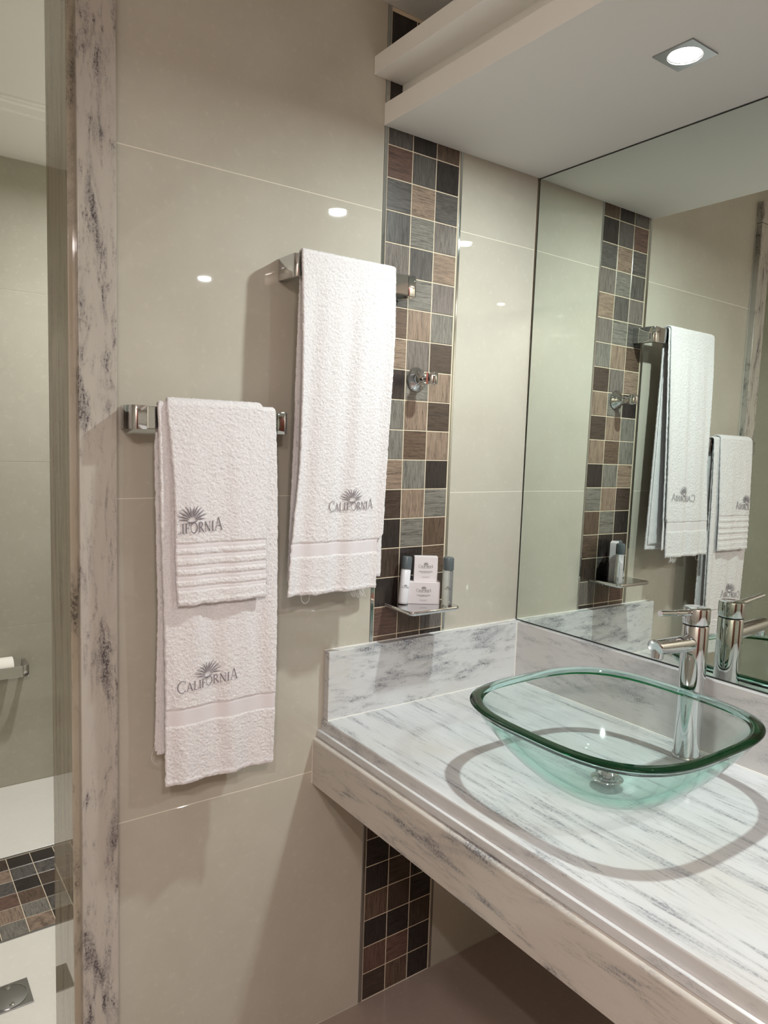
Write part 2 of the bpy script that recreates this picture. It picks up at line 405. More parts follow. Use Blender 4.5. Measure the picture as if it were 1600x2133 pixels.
for quad in (((ym0, zm0), (ym0 - e, zm0), (ym0 - e, zm1), (ym0, zm1)), ((ym0 - e, zm0), (ym1, zm0), (ym1, zm0 + e), (ym0 - e, zm0 + e)), ((ym0 - e, zm1 - e), (ym1, zm1 - e), (ym1, zm1), (ym0 - e, zm1))):
    q = edge_strip(*quad)
    m_ = pymesh('dark_edge', q, [(0, 1, 2, 3), (4, 5, 6, 7), (0, 1, 5, 4), (1, 2, 6, 5), (2, 3, 7, 6), (3, 0, 4, 7)])
    link('dark_edge', m_, M_DARKEDGE, mir)

# ------------------------------------------------------------------ vanity counter
YE = -2.3
van = empty('vanity_counter', (0, 0, 0)); tag(van, 'white marble vanity counter with grey streaks and stepped front edge', 'counter')
prof = [(0.0, .717), (-.578, .717), (-.5812, .7161), (-.5827, .7140), (-.5830, .7110), (-.5830, .6990), (-.5838, .6965), (-.5860, .6950), (-.5905, .6946), (-.5928, .6935), (-.5938, .6910), (-.5938, .6800), (-.5700, .6800), (-.5700, .690), (0, .690)]
link('countertop', prism('countertop', prof, -.0005, YE, axis='Y', smooth=True), M_MARBLE, van)
prof = [(-.5900, .6797), (-.5940, .6790), (-.5985, .6780), (-.6020, .6765), (-.6038, .6740), (-.6041, .6700), (-.6041, .5768), (-.6033, .5758), (-.5850, .5758), (-.5850, .6797)]
link('apron', prism('apron', prof, -.0005, YE, axis='Y', smooth=True), M_MARBLE_APRON, van)
link('back_splash', boxmesh('back_splash', (-.5800, -.0200, .7172), (-.0004, -.0004, .8680), .0012, 2), M_MARBLE_BACK, van)
link('side_splash', boxmesh('side_splash', (-.0160, YE, .7172), (-.0003, -.0202, .8672), .0012, 2), M_MARBLE_SIDE, van)
box('caulk_line', (-.580, -.0216, .7168), (-.016, -.0198, .7186), M_CAULK, van)
box('caulk_line', (-.0176, YE, .7168), (-.0155, -.021, .7184), M_CAULK, van)
box('caulk_line', (-.0174, -.0212, .718), (-.0155, -.0196, .867), M_CAULK, van)
box('caulk_line', (-.580, -.0022, .8674), (-.002, -.0001, .8694), M_CAULK, van)
box('caulk_line', (-.6046, -.0020, .577), (-.6028, -.0001, .672), M_CAULK, van)

# ------------------------------------------------------------------ glass bowl
def sqr(a, n, N):
    out = []
    for k in range(N):
        t = 2 * math.pi * k / N; c, s = math.cos(t), math.sin(t)
        r = a / ((abs(c) ** n + abs(s) ** n) ** (1 / n)); out.append((r * c, r * s))
    return out
BX, BY, BZ = -.3115, -.5370, .7172
N = 160
def ringpts(half, n, z): return [(x, y, z) for x, y in sqr(half, n, N)]
T = .0135
def outer(t):   # t 0..1 base->rim : half size, exponent, z
    z = .144 * t ** 1.55
    half = .055 + (.2200 - .055) * (t ** .80)
    return half, 2.0 + 1.15 * t ** .8, z
ringsO = [(.0, 2.0, .0), (.030, 2.0, .0), (.048, 2.0, .0004)] + [outer(t) for t in np.linspace(.02, .965, 34)] + [(.2182, 3.14, .1385), (.2196, 3.15, .1408), (.2196, 3.15, .1424), (.2188, 3.15, .1434)]
ringsI = [(.2030, 3.12, .1438), (.2018, 3.12, .1434)]
for t in np.linspace(.97, .06, 34):
    h, n_, z = outer(t); h2, _, z2 = outer(min(1, t + .01))
    dh, dz = h2 - h, z2 - z; L = math.hypot(dh, dz)
    ringsI.append((max(h - T * dz / L - .0015, .01), n_, min(z + T * dh / L, .1425)))
ringsI = [ringsI[0], ringsI[1]] + [r for r in ringsI[2:] if r[2] < .1405]
zb = ringsI[-1][2]
ringsI += [(.026, 2.0, zb * .985 if zb > .0125 else .0125)]
rings = ringsO + ringsI
v = []; f = []
for (h, n_, z) in rings: v += ringpts(max(h, 1e-5), n_, z)
for i in range(len(rings) - 1):
    for k in range(N):
        a, b = i * N + k, i * N + (k + 1) % N; f.append((a, b, b + N, a + N))
f.append(tuple(range((len(rings) - 1) * N, len(rings) * N)))
me = pymesh('glass_bowl', v, f); bm = bmesh.new(); bm.from_mesh(me); bmesh.ops.remove_doubles(bm, verts=bm.verts, dist=2e-5); bmesh.ops.recalc_face_normals(bm, faces=bm.faces)
for q in bm.faces: q.smooth = True
bm.to_mesh(me); bm.free()
M_GLASS = bpy.data.materials.new('green_glass'); M_GLASS.use_nodes = True
nt = M_GLASS.node_tree; nt.nodes.clear()
o_ = nt.nodes.new('ShaderNodeOutputMaterial'); gl = nt.nodes.new('ShaderNodeBsdfGlass'); gl.inputs['IOR'].default_value = 1.48; gl.inputs['Roughness'].default_value = 0
gl.inputs['Color'].default_value = (.93, .99, .975, 1)
va = nt.nodes.new('ShaderNodeVolumeAbsorption'); va.inputs['Color'].default_value = (.01, .88, .82, 1); va.inputs['Density'].default_value = 14.0
nt.links.new(gl.outputs[0], o_.inputs['Surface']); nt.links.new(va.outputs[0], o_.inputs['Volume'])
bowl = empty('vessel_sink', (BX, BY, BZ)); tag(bowl, 'clear green glass vessel sink standing on the marble counter', 'sink')
M_GWALL = bpy.data.materials.new('green_glass_wall'); M_GWALL.use_nodes = True
nt = M_GWALL.node_tree; nt.nodes.clear()
o_ = nt.nodes.new('ShaderNodeOutputMaterial'); tr_ = nt.nodes.new('ShaderNodeBsdfTransparent'); gs = nt.nodes.new('ShaderNodeBsdfGlossy'); gs.inputs['Roughness'].default_value = .06
fr = nt.nodes.new('ShaderNodeFresnel'); ge = nt.nodes.new('ShaderNodeNewGeometry'); mr = nt.nodes.new('ShaderNodeMapRange'); mr.inputs['To Min'].default_value = 1.48; mr.inputs['To Max'].default_value = 1 / 1.48
nt.links.new(ge.outputs['Backfacing'], mr.inputs['Value']); nt.links.new(mr.outputs[0], fr.inputs['IOR'])
mxs = nt.nodes.new('ShaderNodeMixShader'); nt.links.new(fr.outputs[0], mxs.inputs[0]); nt.links.new(tr_.outputs[0], mxs.inputs[1]); nt.links.new(gs.outputs[0], mxs.inputs[2])
va2 = nt.nodes.new('ShaderNodeVolumeAbsorption'); va2.inputs['Color'].default_value = (.10, .87, .66, 1); va2.inputs['Density'].default_value = 5.0
nt.links.new(mxs.outputs[0], o_.inputs['Surface']); nt.links.new(va2.outputs[0], o_.inputs['Volume'])
bo = link('glass_bowl', me, [M_GLASS, M_GWALL], bowl)
for q in me.polygons:
    zc_ = q.center.z; inner_ = q.normal.x * q.center.x + q.normal.y * q.center.y < 0
    q.material_index = 0 if (zc_ > .1400 or (zc_ > .1300 and not inner_)) else 1
zi = ringsI[-1][2]
link('drain_flange', lathe('drain_flange', [(0, zi + .0004), (.027, zi + .0004), (.0285, zi + .0018), (.026, zi + .0035), (.020, zi + .0040), (.019, zi + .0025), (0, zi + .0025)], 48), M_CHROME, bowl)
link('drain_plug', lathe('drain_plug', [(0, zi + .004), (.008, zi + .004), (.009, zi + .011), (.020, zi + .013), (.0215, zi + .0155), (.019, zi + .0185), (.008, zi + .0205), (0, zi + .0208)], 48), M_CHROME, bowl)

# ------------------------------------------------------------------ tap
TX, TY = -.0664, -.5384
tap = empty('basin_tap', (TX, TY, .717)); tag(tap, 'tall chrome single lever tap beside the mirror behind the glass sink', 'tap')
link('base_ring', lathe('base_ring', [(0, 0), (.0265, 0), (.0275, .0015), (.0275, .0045), (.0262, .0062), (.0250, .0065), (0, .0065)], 64), M_CHROME, tap)
link('body', lathe('body', [(0, .006), (.0245, .006), (.0247, .20), (.0247, .2645), (.0240, .2660), (.0225, .2662), (.0225, .2690), (0, .2690)], 72), M_CHROME, tap)
link('gap_ring', lathe('gap_ring', [(.0232, .2655), (.0238, .2655), (.0238, .2695), (.0232, .2695), (.0232, .2655)], 64), M_BLACK, tap)
link('head', lathe('head', [(0, .2690), (.0245, .2690), (.0252, .2697), (.0254, .2705), (.0254, .2975), (.0248, .2996), (.0235, .3004), (0, .3006)], 72), M_CHROME, tap)
def rod(name, p0, p1, r0, r1, n=32, cap=.15):
    p0, p1 = Vector(p0), Vector(p1); d = (p1 - p0); L = d.length
    me = lathe(name, [(0, 0), (r0 * (1 - cap), 0), (r0, r0 * cap), (r1, L - r1 * cap), (r1 * (1 - cap), L), (0, L)], n)
    q = d.to_track_quat('Z', 'Y'); me.transform(Matrix.Translation(p0) @ q.to_matrix().to_4x4()); return me
lv = link('lever', rod('lever', (-.022, 0, .2915), (-.070, 0, .2965), .0062, .0062), M_CHROME, tap)
link('lever_grip', rod('lever_grip', (-.068, 0, .2963), (-.1215, 0, .3018), .0050, .0058), M_CHROME, tap)
# spout: tapered tube with an oblique front cut
def spout():
    n = 48; p0 = Vector((-.010, 0, .2315)); p1 = Vector((-.131, 0, .2385)); d = (p1 - p0).normalized(); side = Vector((0, 1, 0)); up_ = side.cross(d) * -1
    if up_.z < 0: up_ = -up_
    v = []; f = []; K = 14
    for i in range(K + 1):
        t = i / K; c = p0.lerp(p1, t); r = .0165 - .0018 * t
        for k in range(n):
            a = 2 * math.pi * k / n; y_ = math.cos(a) * r; z_ = math.sin(a) * r
            pt = c + side * y_ + up_ * z_
            if i >= K - 5:    # oblique cut: the top is shorter than the bottom... front face slopes down and back
                sh = (z_ / r) * .0070 * ((i - (K - 5)) / 5)
                pt = pt + d * sh
            v.append(pt)
    for i in range(K):
        for k in range(n):
            a, b = i * n + k, i * n + (k + 1) % n; f.append((a, b, b + n, a + n))
    # rounded nose
    last = K * n; cen = sum((v[last + k] for k in range(n)), Vector()) / n
    for j, (s_, o) in enumerate(((.965, .0006), (.90, .0008), (.5, .0008))):
        for k in range(n): v.append(cen + (v[last + k] - cen) * s_ + d * o)
        for k in range(n):
            a = (last + j * n + k); b = last + j * n + (k + 1) % n; f.append((a, b, b + n, a + n))
    f.append(tuple(range(last + 3 * n, last + 4 * n)))
    me = pymesh('spout', v, f, True); bm = bmesh.new(); bm.from_mesh(me); bmesh.ops.recalc_face_normals(bm, faces=bm.faces); bm.to_mesh(me); bm.free(); return me
sp = link('spout', spout(), M_CHROME, tap)
link('aerator', rod('aerator', (-.1185, 0, .2360), (-.1210, 0, .2160), .0118, .0110), M_CHROME, sp)
link('aerator_mesh', rod('aerator_mesh', (-.1209, 0, .2163), (-.1211, 0, .2155), .0088, .0088), M_STEEL, sp)

# ------------------------------------------------------------------ recessed lamps
def downlight(loc, half, light, label, r=.0255):
    t = empty('recessed_downlight', loc); tag(t, label, 'lamp')
    n = 48; v = []; f = []
    sq = []
    for k in range(n):
        a = 2 * math.pi * (k + .5) / n; c, s = math.cos(a), math.sin(a); q = half / max(abs(c), abs(s)); sq.append((q * c, q * s))
    ci = [(r * 1.12 * math.cos(2 * math.pi * (k + .5) / n), r * 1.12 * math.sin(2 * math.pi * (k + .5) / n)) for k in range(n)]
    cc = [(half if math.cos(2*math.pi*(k+.5)/n) > 0 else -half, half if math.sin(2*math.pi*(k+.5)/n) > 0 else -half) for k in range(n)]
    for k in (5, 6, 17, 18, 29, 30, 41, 42): sq[k] = cc[k] if k in (5, 17, 29, 41) else sq[k]
    for z_, ring in ((0, sq), (-.0025, sq), (-.0025, ci), (-.0005, ci)):
        v += [(x, y, z_) for x, y in ring]
    for i in range(3):
        for k in range(n):
            a, b = i * n + k, i * n + (k + 1) % n; f.append((a, b, b + n, a + n))
    link('frame', pymesh('frame', v, f), M_STEEL, t)
    ml = bpy.data.materials.get('lamp_lens')
    if not ml:
        ml = mat('lamp_lens', (1, 1, 1, 1), .3); bs(ml).inputs['Emission Color'].default_value = (1, 1, .97, 1); bs(ml).inputs['Emission Strength'].default_value = 30.0
    link('lens', lathe('lens', [(0, -.0042), (r * .6, -.0036), (r * .95, -.0012), (r, -.0004), (r, 0)], 40), ml, t)
    light.parent = t; light.location = (0, 0, -.0075); light.name = 'light'
    return t
downlight((-.2403, -.5470, 1.975), .0368, L1, 'lit square recessed lamp in the soffit above the glass sink')
downlight((-.190, -1.677, 1.975), .0368, L2, 'second square recessed lamp in the soffit, far along the counter')
downlight((-1.88, -2.06, ZC), .0368, L3, 'square recessed lamp in the main bathroom ceiling')
dm = empty('added_fill_lamp', (-1.55, -2.30, ZC)); tag(dm, 'added round opal fill lamp on the bathroom ceiling behind the viewer', 'lamp')  # unseen dome fixture, added to carry the warm fill light
link('base', lathe('base', [(0, 0), (.150, 0), (.150, -.022), (.138, -.026), (0, -.026)], 48), M_PAINT, dm)
ml2 = mat('fill_lamp_opal', (1, .95, .9, 1), .3); bs(ml2).inputs['Emission Color'].default_value = (1, .80, .75, 1); bs(ml2).inputs['Emission Strength'].default_value = 3.0
link('shade', lathe('shade', [(0, -.060), (.07, -.057), (.115, -.045), (.135, -.027), (0, -.0265)], 48), ml2, dm)
L_FILL.parent = dm; L_FILL.location = (0, 0, -.064); L_FILL.name = 'light'
downlight((-.52, .90, 2.272), .0368, L4, 'square recessed lamp in the shower ceiling')

# ------------------------------------------------------------------ towel bars
def towel_bar(xl, xr, z0, z1, label):
    t = empty('towel_bar', ((xl + xr) / 2, 0, (z0 + z1) / 2)); tag(t, label, 'towel bar', 'chrome towel bars on the tiled wall')
    cx, cz = t.location.x, t.location.z; h = (z1 - z0) / 2
    yf, th = -.068, .008
    bw = .0245
    link('bar', boxmesh('bar', (xl + bw - cx + .0004, yf, -h + .001), (xr - bw - cx - .0004, yf + th, h - .001), .0015, 2), M_CHROME, t)
    for s in (-1, 1):
        xo = (xl if s < 0 else xr) - cx
        # profile in (x,y): outer side at xo, grows inward
        pts = [(0, 0)]
        pts += [(0, -.058)]
        for k in range(1, 6):
            a = k / 6 * math.pi / 2; pts.append((.010 - .010 * math.cos(a), -.058 - .010 * math.sin(a)))
        pts += [(.010, yf), (bw, yf), (bw, yf + .009)]
        for k in range(0, 8):
            a = k / 7 * math.pi / 2; pts.append((.026 - .012 * math.sin(a) - .0005, yf + .009 + .022 - .022 * math.cos(a)))
        pts += [(.0165, -.012), (.0215, 0)]
        poly = [(xo + (-s) * a, b) for a, b in pts]
        me = prism('bracket', poly, -h, h, .0008, 'Z', 2, True)
        link('bracket', me, M_CHROME, t)
    return t
towel_bar(-.7060, -.4140, 1.6215, 1.6645, 'upper chrome towel bar holding the folded towel beside the mosaic strip')
towel_bar(-1.0070, -.7125, 1.3250, 1.3660, 'lower chrome towel bar next to the marble casing, holding two towels')

# ------------------------------------------------------------------ towels
def blur(a, k):
    for ax in (0, 1):
        b = a.copy()
        for s in range(1, k + 1): b += np.roll(a, s, ax) + np.roll(a, -s, ax)
        a = b / (2 * k + 1)
    return a
def interp(pts):
    z = np.array([p[0] for p in pts][::-1] if pts[0][0] > pts[-1][0] else [p[0] for p in pts]); x = np.array([p[1] for p in pts][::-1] if pts[0][0] > pts[-1][0] else [p[1] for p in pts])
    return lambda q: np.interp(q, z, x)
def sheet(name, barz, off, T, zfb, zbb, xlF, xrF, xlB, xrB, flare, folds, bands=(), d=.0016, amp=.00062, seed=1, mats=None, bflare=.004, parent=None):
    """a towel ply hanging over the bar; returns the object and yfront(x,z)"""
    r = np.random.default_rng(seed)
    y0 = -.064; ry = .0042 + off; rz = off
    Lf = barz - zfb; Lb = barz - zbb; La = math.pi / 2 * (ry + rz)
    nb = int(Lb / d); na = max(int(La / .0012), 10); nf = int(Lf / d)
    zl = []; yl = []; ny = []; nz = []; front = []
    for i in range(nb):
        t = i / nb; z_ = zbb + (barz - zbb) * t; zl.append(z_); dep = (barz - z_)
        yl.append(y0 + ry + bflare * (1 - math.exp(-dep * 6))); ny.append(1); nz.append(0); front.append(0)
    for i in range(na):
        a = math.pi * i / na; yl.append(y0 + ry * math.cos(a)); zl.append(barz + rz * math.sin(a)); front.append(i / na)
        l_ = math.hypot(math.cos(a), math.sin(a)); ny.append(math.cos(a)); nz.append(math.sin(a))
    for i in range(nf + 1):
        t = i / nf; z_ = barz - Lf * t; zl.append(z_); dep = barz - z_
        yl.append(y0 - ry - flare * (1 - math.exp(-dep * 5))); ny.append(-1); nz.append(0); front.append(1)
    zl, yl, ny, nz, front = map(np.array, (zl, yl, ny, nz, front)); S = len(zl)
    XL = (1 - front) * xlB(zl) + front * xlF(zl); XR = (1 - front) * xrB(zl) + front * xrF(zl)
    W = (XR - XL).mean(); U = int(W / d)
    u = np.linspace(0, 1, U + 1)
    # denser near edges for rounding
    ue = 0.5 - 0.5 * np.cos(np.pi * u); u = .82 * u + .18 * ue
    X = XL[:, None] + (XR - XL)[:, None] * u[None, :]
    Z = np.repeat(zl[:, None], U + 1, 1)
    dist = np.minimum(u, 1 - u)[None, :] * (XR - XL)[:, None]
    er = T * .5
    prof = np.sqrt(np.clip(1 - (1 - np.clip(dist / er, 0, 1)) ** 2, 0, 1))
    sarc = np.arange(S) * d
    endd = np.minimum(np.arange(S), S - 1 - np.arange(S)) * d
    prof_e = np.sqrt(np.clip(1 - (1 - np.clip(endd / er, 0, 1)) ** 2, 0, 1))[:, None]
    Hh = er * np.maximum(prof * prof_e, .02)
    fold = folds(X, Z) * front[:, None] * np.clip((barz - Z) / .12, 0, 1)
    foldb = .5 * folds(X + .05, Z) * (1 - front[:, None]) * np.clip((barz - Z) / .2, 0, 1)
    band = np.zeros(S); matb = np.zeros(S, int)
    for (za, zb_, typ) in bands:
        for side in (1, 0):
            msk = (zl > za) & (zl < zb_) & (front == side); band[msk] = 1; matb[msk] = 1
    tex = r.standard_normal((S, U + 1)); tex = tex * .80 + blur(tex, 1) * .9
    lowf = blur(r.standard_normal((S, U + 1)), 12) * 9
    bandc = blur(band[:, None].repeat(3, 1), 1)[:, :1]
    N1 = amp * (tex * .60 + lowf * .06) * (1 - bandc)
    disp_o = Hh + N1 * (prof * .7 + .3) - bandc * .0012
    ed = np.abs(np.diff(band, prepend=0)); ed = np.convolve(ed, [.4, 1, .4], 'same')[:, None]
    disp_o = disp_o - ed * .0010
    hem = np.exp(-((endd - .007) / .0028) ** 2)[:, None] * .0009
    disp_o = disp_o + hem
    jit = blur(r.standard_normal((S, U + 1)), 2) * .0018
    edge_w = np.exp(-(dist / .004) ** 2)
    sgn = np.where(u < .5, -1, 1)[None, :]
    Xj = X + jit * edge_w * sgn
    cy = yl[:, None] - fold + foldb
    NY = ny[:, None]; NZ = nz[:, None]
    endj = np.interp(np.arange(U + 1), np.arange(U + 1), blur(r.standard_normal((S, U + 1)), 4)[0] * .006)
    Zc = Z + np.where(endd[:, None] < .02, endj[None, :] * (1 - endd[:, None] / .02), 0)
    outv = np.stack([Xj, cy + NY * disp_o, Zc + NZ * disp_o], 2)
    N2 = amp * .6 * blur(r.standard_normal((S, U + 1)), 1) * prof
    inn = np.stack([Xj, cy - NY * (Hh + N2), Zc - NZ * (Hh + N2)], 2)
    nU = U + 1
    idx = np.arange(S * nU).reshape(S, nU)
    A = idx[:-1, :-1]; B = idx[:-1, 1:]; C_ = idx[1:, 1:]; D = idx[1:, :-1]
    q1 = np.stack([A, D, C_, B], 2).reshape(-1, 4); q2 = np.stack([A, B, C_, D], 2).reshape(-1, 4) + S * nU
    rim = []
    for (a, b) in ((idx[:-1, 0], idx[1:, 0]), (idx[1:, -1], idx[:-1, -1]), (idx[0, 1:], idx[0, :-1]), (idx[-1, :-1], idx[-1, 1:])):
        rim.append(np.stack([a, a + S * nU, b + S * nU, b], 1))
    quads = np.concatenate([q1, q2] + rim)
    verts = np.concatenate([outv.reshape(-1, 3), inn.reshape(-1, 3)]).astype(np.float32)
    me = bpy.data.meshes.new(name)
    me.vertices.add(len(verts)); me.vertices.foreach_set('co', verts.ravel())
    me.loops.add(quads.size); me.loops.foreach_set('vertex_index', quads.ravel().astype(np.int32))
    me.polygons.add(len(quads)); me.polygons.foreach_set('loop_start', np.arange(0, quads.size, 4, dtype=np.int32))
    try: me.polygons.foreach_set('loop_total', np.full(len(quads), 4, dtype=np.int32))
    except Exception: pass
    mi = np.zeros(len(quads), np.int32); mrow = np.repeat(matb[:-1], U); mi[:len(mrow)] = mrow
    me.update(calc_edges=True)
    for m_ in mats: me.materials.append(m_)
    me.polygons.foreach_set('material_index', mi)
    me.polygons.foreach_set('use_smooth', np.ones(len(quads), bool))
    me.validate(); 
    o = bpy.data.objects.new(name, me); COL.objects.link(o)
    if parent: o.parent = parent
    def yfront(x, z):
        x = np.asarray(x, float); z = np.asarray(z, float); dep = barz - z
        return y0 - ry - flare * (1 - np.exp(-dep * 5)) - folds(x, z) * np.clip(dep / .12, 0, 1) - er
    return o, yfront

# lettering and emblem drawn as stitched strokes
def arc(cx, cy_, rx, ry, a0, a1, n=14):
    return [(cx + rx * math.cos(math.radians(a0 + (a1 - a0) * i / n)), cy_ + ry * math.sin(math.radians(a0 + (a1 - a0) * i / n))) for i in range(n + 1)]
TK, TN = .135, .055
GL = {
 'C': (.88, [(arc(.48, .5, .44, .5, 48, 312, 22), TN, TK, TN), ([(.80, .98), (.78, .70)], TN, TN, TN), ([(.80, .02), (.79, .22)], TN, TN, TN)]),
 'A': (.90, [([(.10, .02), (.44, 1.0)], TN, TN, TN), ([(.42, 1.0), (.78, .02)], TK, TK, TK), ([(.22, .36), (.64, .36)], TN, TN, TN), ([(0, .02), (.22, .02)], TN, TN, TN), ([(.62, .02), (.92, .02)], TN, TN, TN)]),
 'L': (.66, [([(.16, 0), (.16, 1)], TK, TK, TK), ([(.02, .02), (.62, .02)], TN, TN, TN), ([(.61, .02), (.64, .24)], TN, TN, TN), ([(.03, .98), (.30, .98)], TN, TN, TN)]),
 'I': (.34, [([(.17, 0), (.17, 1)], TK, TK, TK), ([(.02, .02), (.32, .02)], TN, TN, TN), ([(.02, .98), (.32, .98)], TN, TN, TN)]),
 'F': (.62, [([(.16, 0), (.16, 1)], TK, TK, TK), ([(.02, .98), (.60, .98)], TN, TN, TN), ([(.59, .98), (.61, .76)], TN, TN, TN), ([(.16, .52), (.46, .52)], TN, TN, TN), ([(.46, .62), (.46, .42)], TN, TN, TN), ([(.02, .02), (.32, .02)], TN, TN, TN)]),
 'O': (.98, [(arc(.47, .5, .43, .5, 0, 360, 28), TK, TN, TK)]),
 'R': (.80, [([(.16, 0), (.16, 1)], TK, TK, TK), ([(.02, .98), (.30, .98)] + arc(.36, .75, .24, .23, 90, -90, 10) + [(.16, .52)], TN, TK * .9, TN), ([(.36, .52), (.76, 0)], TK, TK, TK), ([(.02, .02), (.32, .02)], TN, TN, TN)]),
 'N': (.92, [([(.14, 0), (.14, 1)], TN, TN, TN), ([(.12, 1), (.76, .0)], TK, TK, TK), ([(.76, 0), (.76, 1)], TN, TN, TN), ([(0, .98), (.24, .98)], TN, TN, TN), ([(.62, .98), (.90, .98)], TN, TN, TN), ([(.02, .02), (.28, .02)], TN, TN, TN)]),
}
def densify(pl, step):
    out = [pl[0]]
    for a, b in zip(pl[:-1], pl[1:]):
        n = max(1, int(math.dist(a, b) / step))
        for i in range(1, n + 1): out.append((a[0] + (b[0] - a[0]) * i / n, a[1] + (b[1] - a[1]) * i / n))
    return out
def word_strokes(word, caps=(0, -1), capscale=1.32, gap=.08):
    out = []; x = 0; n = len(word)
    for i, ch in enumerate(word):
        w_, st = GL[ch]; s = capscale if (i == 0 or i == n - 1) else 1.0
        for pl, a, b, c in st: out.append(([(x + px * s, py * s) for px, py in pl], a, b, c))
        x += w_ * s + gap
    return out, x - gap
def emblem(cx, by, R):
    """spiky rosette of curling leaves over a small base arc"""
    out = []
    for i, (ang, ln, cv) in enumerate(((8, .80, .30), (24, .98, .30), (40, 1.0, .26), (55, 1.02, .22), (69, 1.04, .15), (82, .94, .06), (98, .94, -.06), (111, 1.04, -.15), (125, 1.02, -.22), (140, 1.0, -.26), (156, .98, -.30), (172, .80, -.30))):
        a = math.radians(ang); L = R * ln; pl = []
        for k in range(11):
            t = .24 + .76 * k / 10; wob = math.sin(t * 6.0 + i) * .025
            r = L * t; aa = a + cv * (1 - t) * .9 - cv * .15 + wob
            pl.append((cx + r * math.cos(aa), by + R * .06 + r * math.sin(aa) * .92))
        out.append((pl, R * .02, R * .078, R * .018))
    out.append((arc(cx, by + R * .30, R * .42, R * .36, 215, 325, 12), R * .02, R * .10, R * .02))
    return out
def strokes_mesh(name, strokes, fn, step, keep=None, lift=0.0):
    """fn maps arrays (a,b) -> (x,y,z)"""
    v = []; f = []
    for pl, w0, w1, w2 in strokes:
        pl = densify(pl, step); n = len(pl)
        if n < 2: continue
        base = len(v); rows = []
        for i, p in enumerate(pl):
            a = pl[max(0, i - 1)]; b = pl[min(n - 1, i + 1)]; dx, dy = b[0] - a[0], b[1] - a[1]; L = math.hypot(dx, dy) or 1
            t = i / (n - 1); w_ = (w0 * (1 - 2 * t) + w1 * 2 * t) if t < .5 else (w1 * (2 - 2 * t) + w2 * (2 * t - 1)); w_ *= .5
            nx, ny_ = -dy / L * w_, dx / L * w_
            rows.append(((p[0] + nx, p[1] + ny_), p, (p[0] - nx, p[1] - ny_)))
        ok = [keep is None or all(keep(q[0], q[1]) for q in r_) for r_ in rows]
        for r_ in rows:
            for j, q in enumerate(r_):
                v.append(fn(q[0], q[1], lift if j == 1 else 0))
        for i in range(n - 1):
            if ok[i] and ok[i + 1]:
                k = base + i * 3; f.append((k, k + 1, k + 4, k + 3)); f.append((k + 1, k + 2, k + 5, k + 4))
    me = pymesh(name, v, f, True)
    bm = bmesh.new(); bm.from_mesh(me); bmesh.ops.delete(bm, geom=[q for q in bm.verts if not q.link_faces], context='VERTS'); bm.to_mesh(me); bm.free()
    return me
def logo_strokes(h, cx, base, width, slope=0.0, emb=1.0):
    st, w_ = word_strokes('CALIFORNIA'); s = width / w_
    sy = h
    out = [([(cx + (px - w_ / 2) * s, base + py * sy + slope * (px - w_ / 2) * s) for px, py in pl], a * s, b * s, c * s) for pl, a, b, c in st]
    R = width * .25 * emb
    e_ = emblem(cx, base + sy * 1.12, R)
    out += [([(px, py + slope * (px - cx)) for px, py in pl], a, b, c) for pl, a, b, c in e_]
    return out
def towel_logo(parent, yf, cx, base, width, h, slope, keep=None, bold=1.0):
    st = [(pl, a * bold, b * bold, c * bold) for pl, a, b, c in logo_strokes(h, cx, base, width, slope)]
    me = strokes_mesh('embroidered_logo', st, lambda a, b, l: (a, float(yf(a, b)) - .0016 - l, b), .0014, keep, .0007)
    o = link('embroidered_logo', me, M_THREAD, parent); o['label'] = 'grey stitched CALIFORNIA lettering under a spiky leaf emblem'
    return o

# upper towel
def foldA(x, z):
    k = (1.664 - z)
    return .0036 * np.sin((x + .72 + .05 * k) * 2 * np.pi / .079) * (.35 + k * 1.2) + .0016 * np.sin((x + .05 * k) * 2 * np.pi / .043 + 1.3) * (.3 + k)
A_l = interp([(1.70, -.6950), (1.66, -.6970), (1.52, -.6962), (1.395, -.6958), (1.268, -.6975), (1.182, -.7070), (1.096, -.7160), (1.00, -.7225)])
A_r = interp([(1.70, -.4775), (1.66, -.4785), (1.545, -.4795), (1.43, -.4858), (1.316, -.4925), (1.176, -.4984), (1.128, -.5000), (1.112, -.5120), (1.00, -.5130)])
A_lb = interp([(1.70, -.690), (1.61, -.6875), (1.31, -.6915), (1.02, -.700)])
A_rb = interp([(1.70, -.4780), (1.55, -.482), (1.3, -.4765), (1.02, -.4720)])
bandsA = [(1.091, 1.1165, 'w')]
tw = empty('towel', (-.585, -.064, 1.6645)); tag(tw, 'tall folded white towel with grey embroidery on the upper bar', 'towel')
BZ1 = 1.6645
o1, yfA = sheet('towel_outer_fold', BZ1, .0074, .0060, 1.0135, 1.034, A_l, A_r, A_lb, A_rb, .012, foldA, bandsA, seed=3, mats=[M_TERRY, M_WEAVE])
o2, _ = sheet('towel_inner_fold', BZ1, .0024, .0042, 1.036, 1.05, lambda z: A_l(z) + .006, lambda z: np.maximum(A_r(z) + .0035, -.4985), lambda z: A_lb(z) + .004, lambda z: A_rb(z) - .004, .008, foldA, (), d=.0030, seed=4, mats=[M_TERRY], amp=.0009)
for o in (o1, o2): o.parent = tw; o.matrix_parent_inverse = Matrix.Translation(-tw.location)
lg = towel_logo(tw, yfA, -.5800, 1.1790, .108, .0155, .035); lg.matrix_parent_inverse = Matrix.Translation(-tw.location)

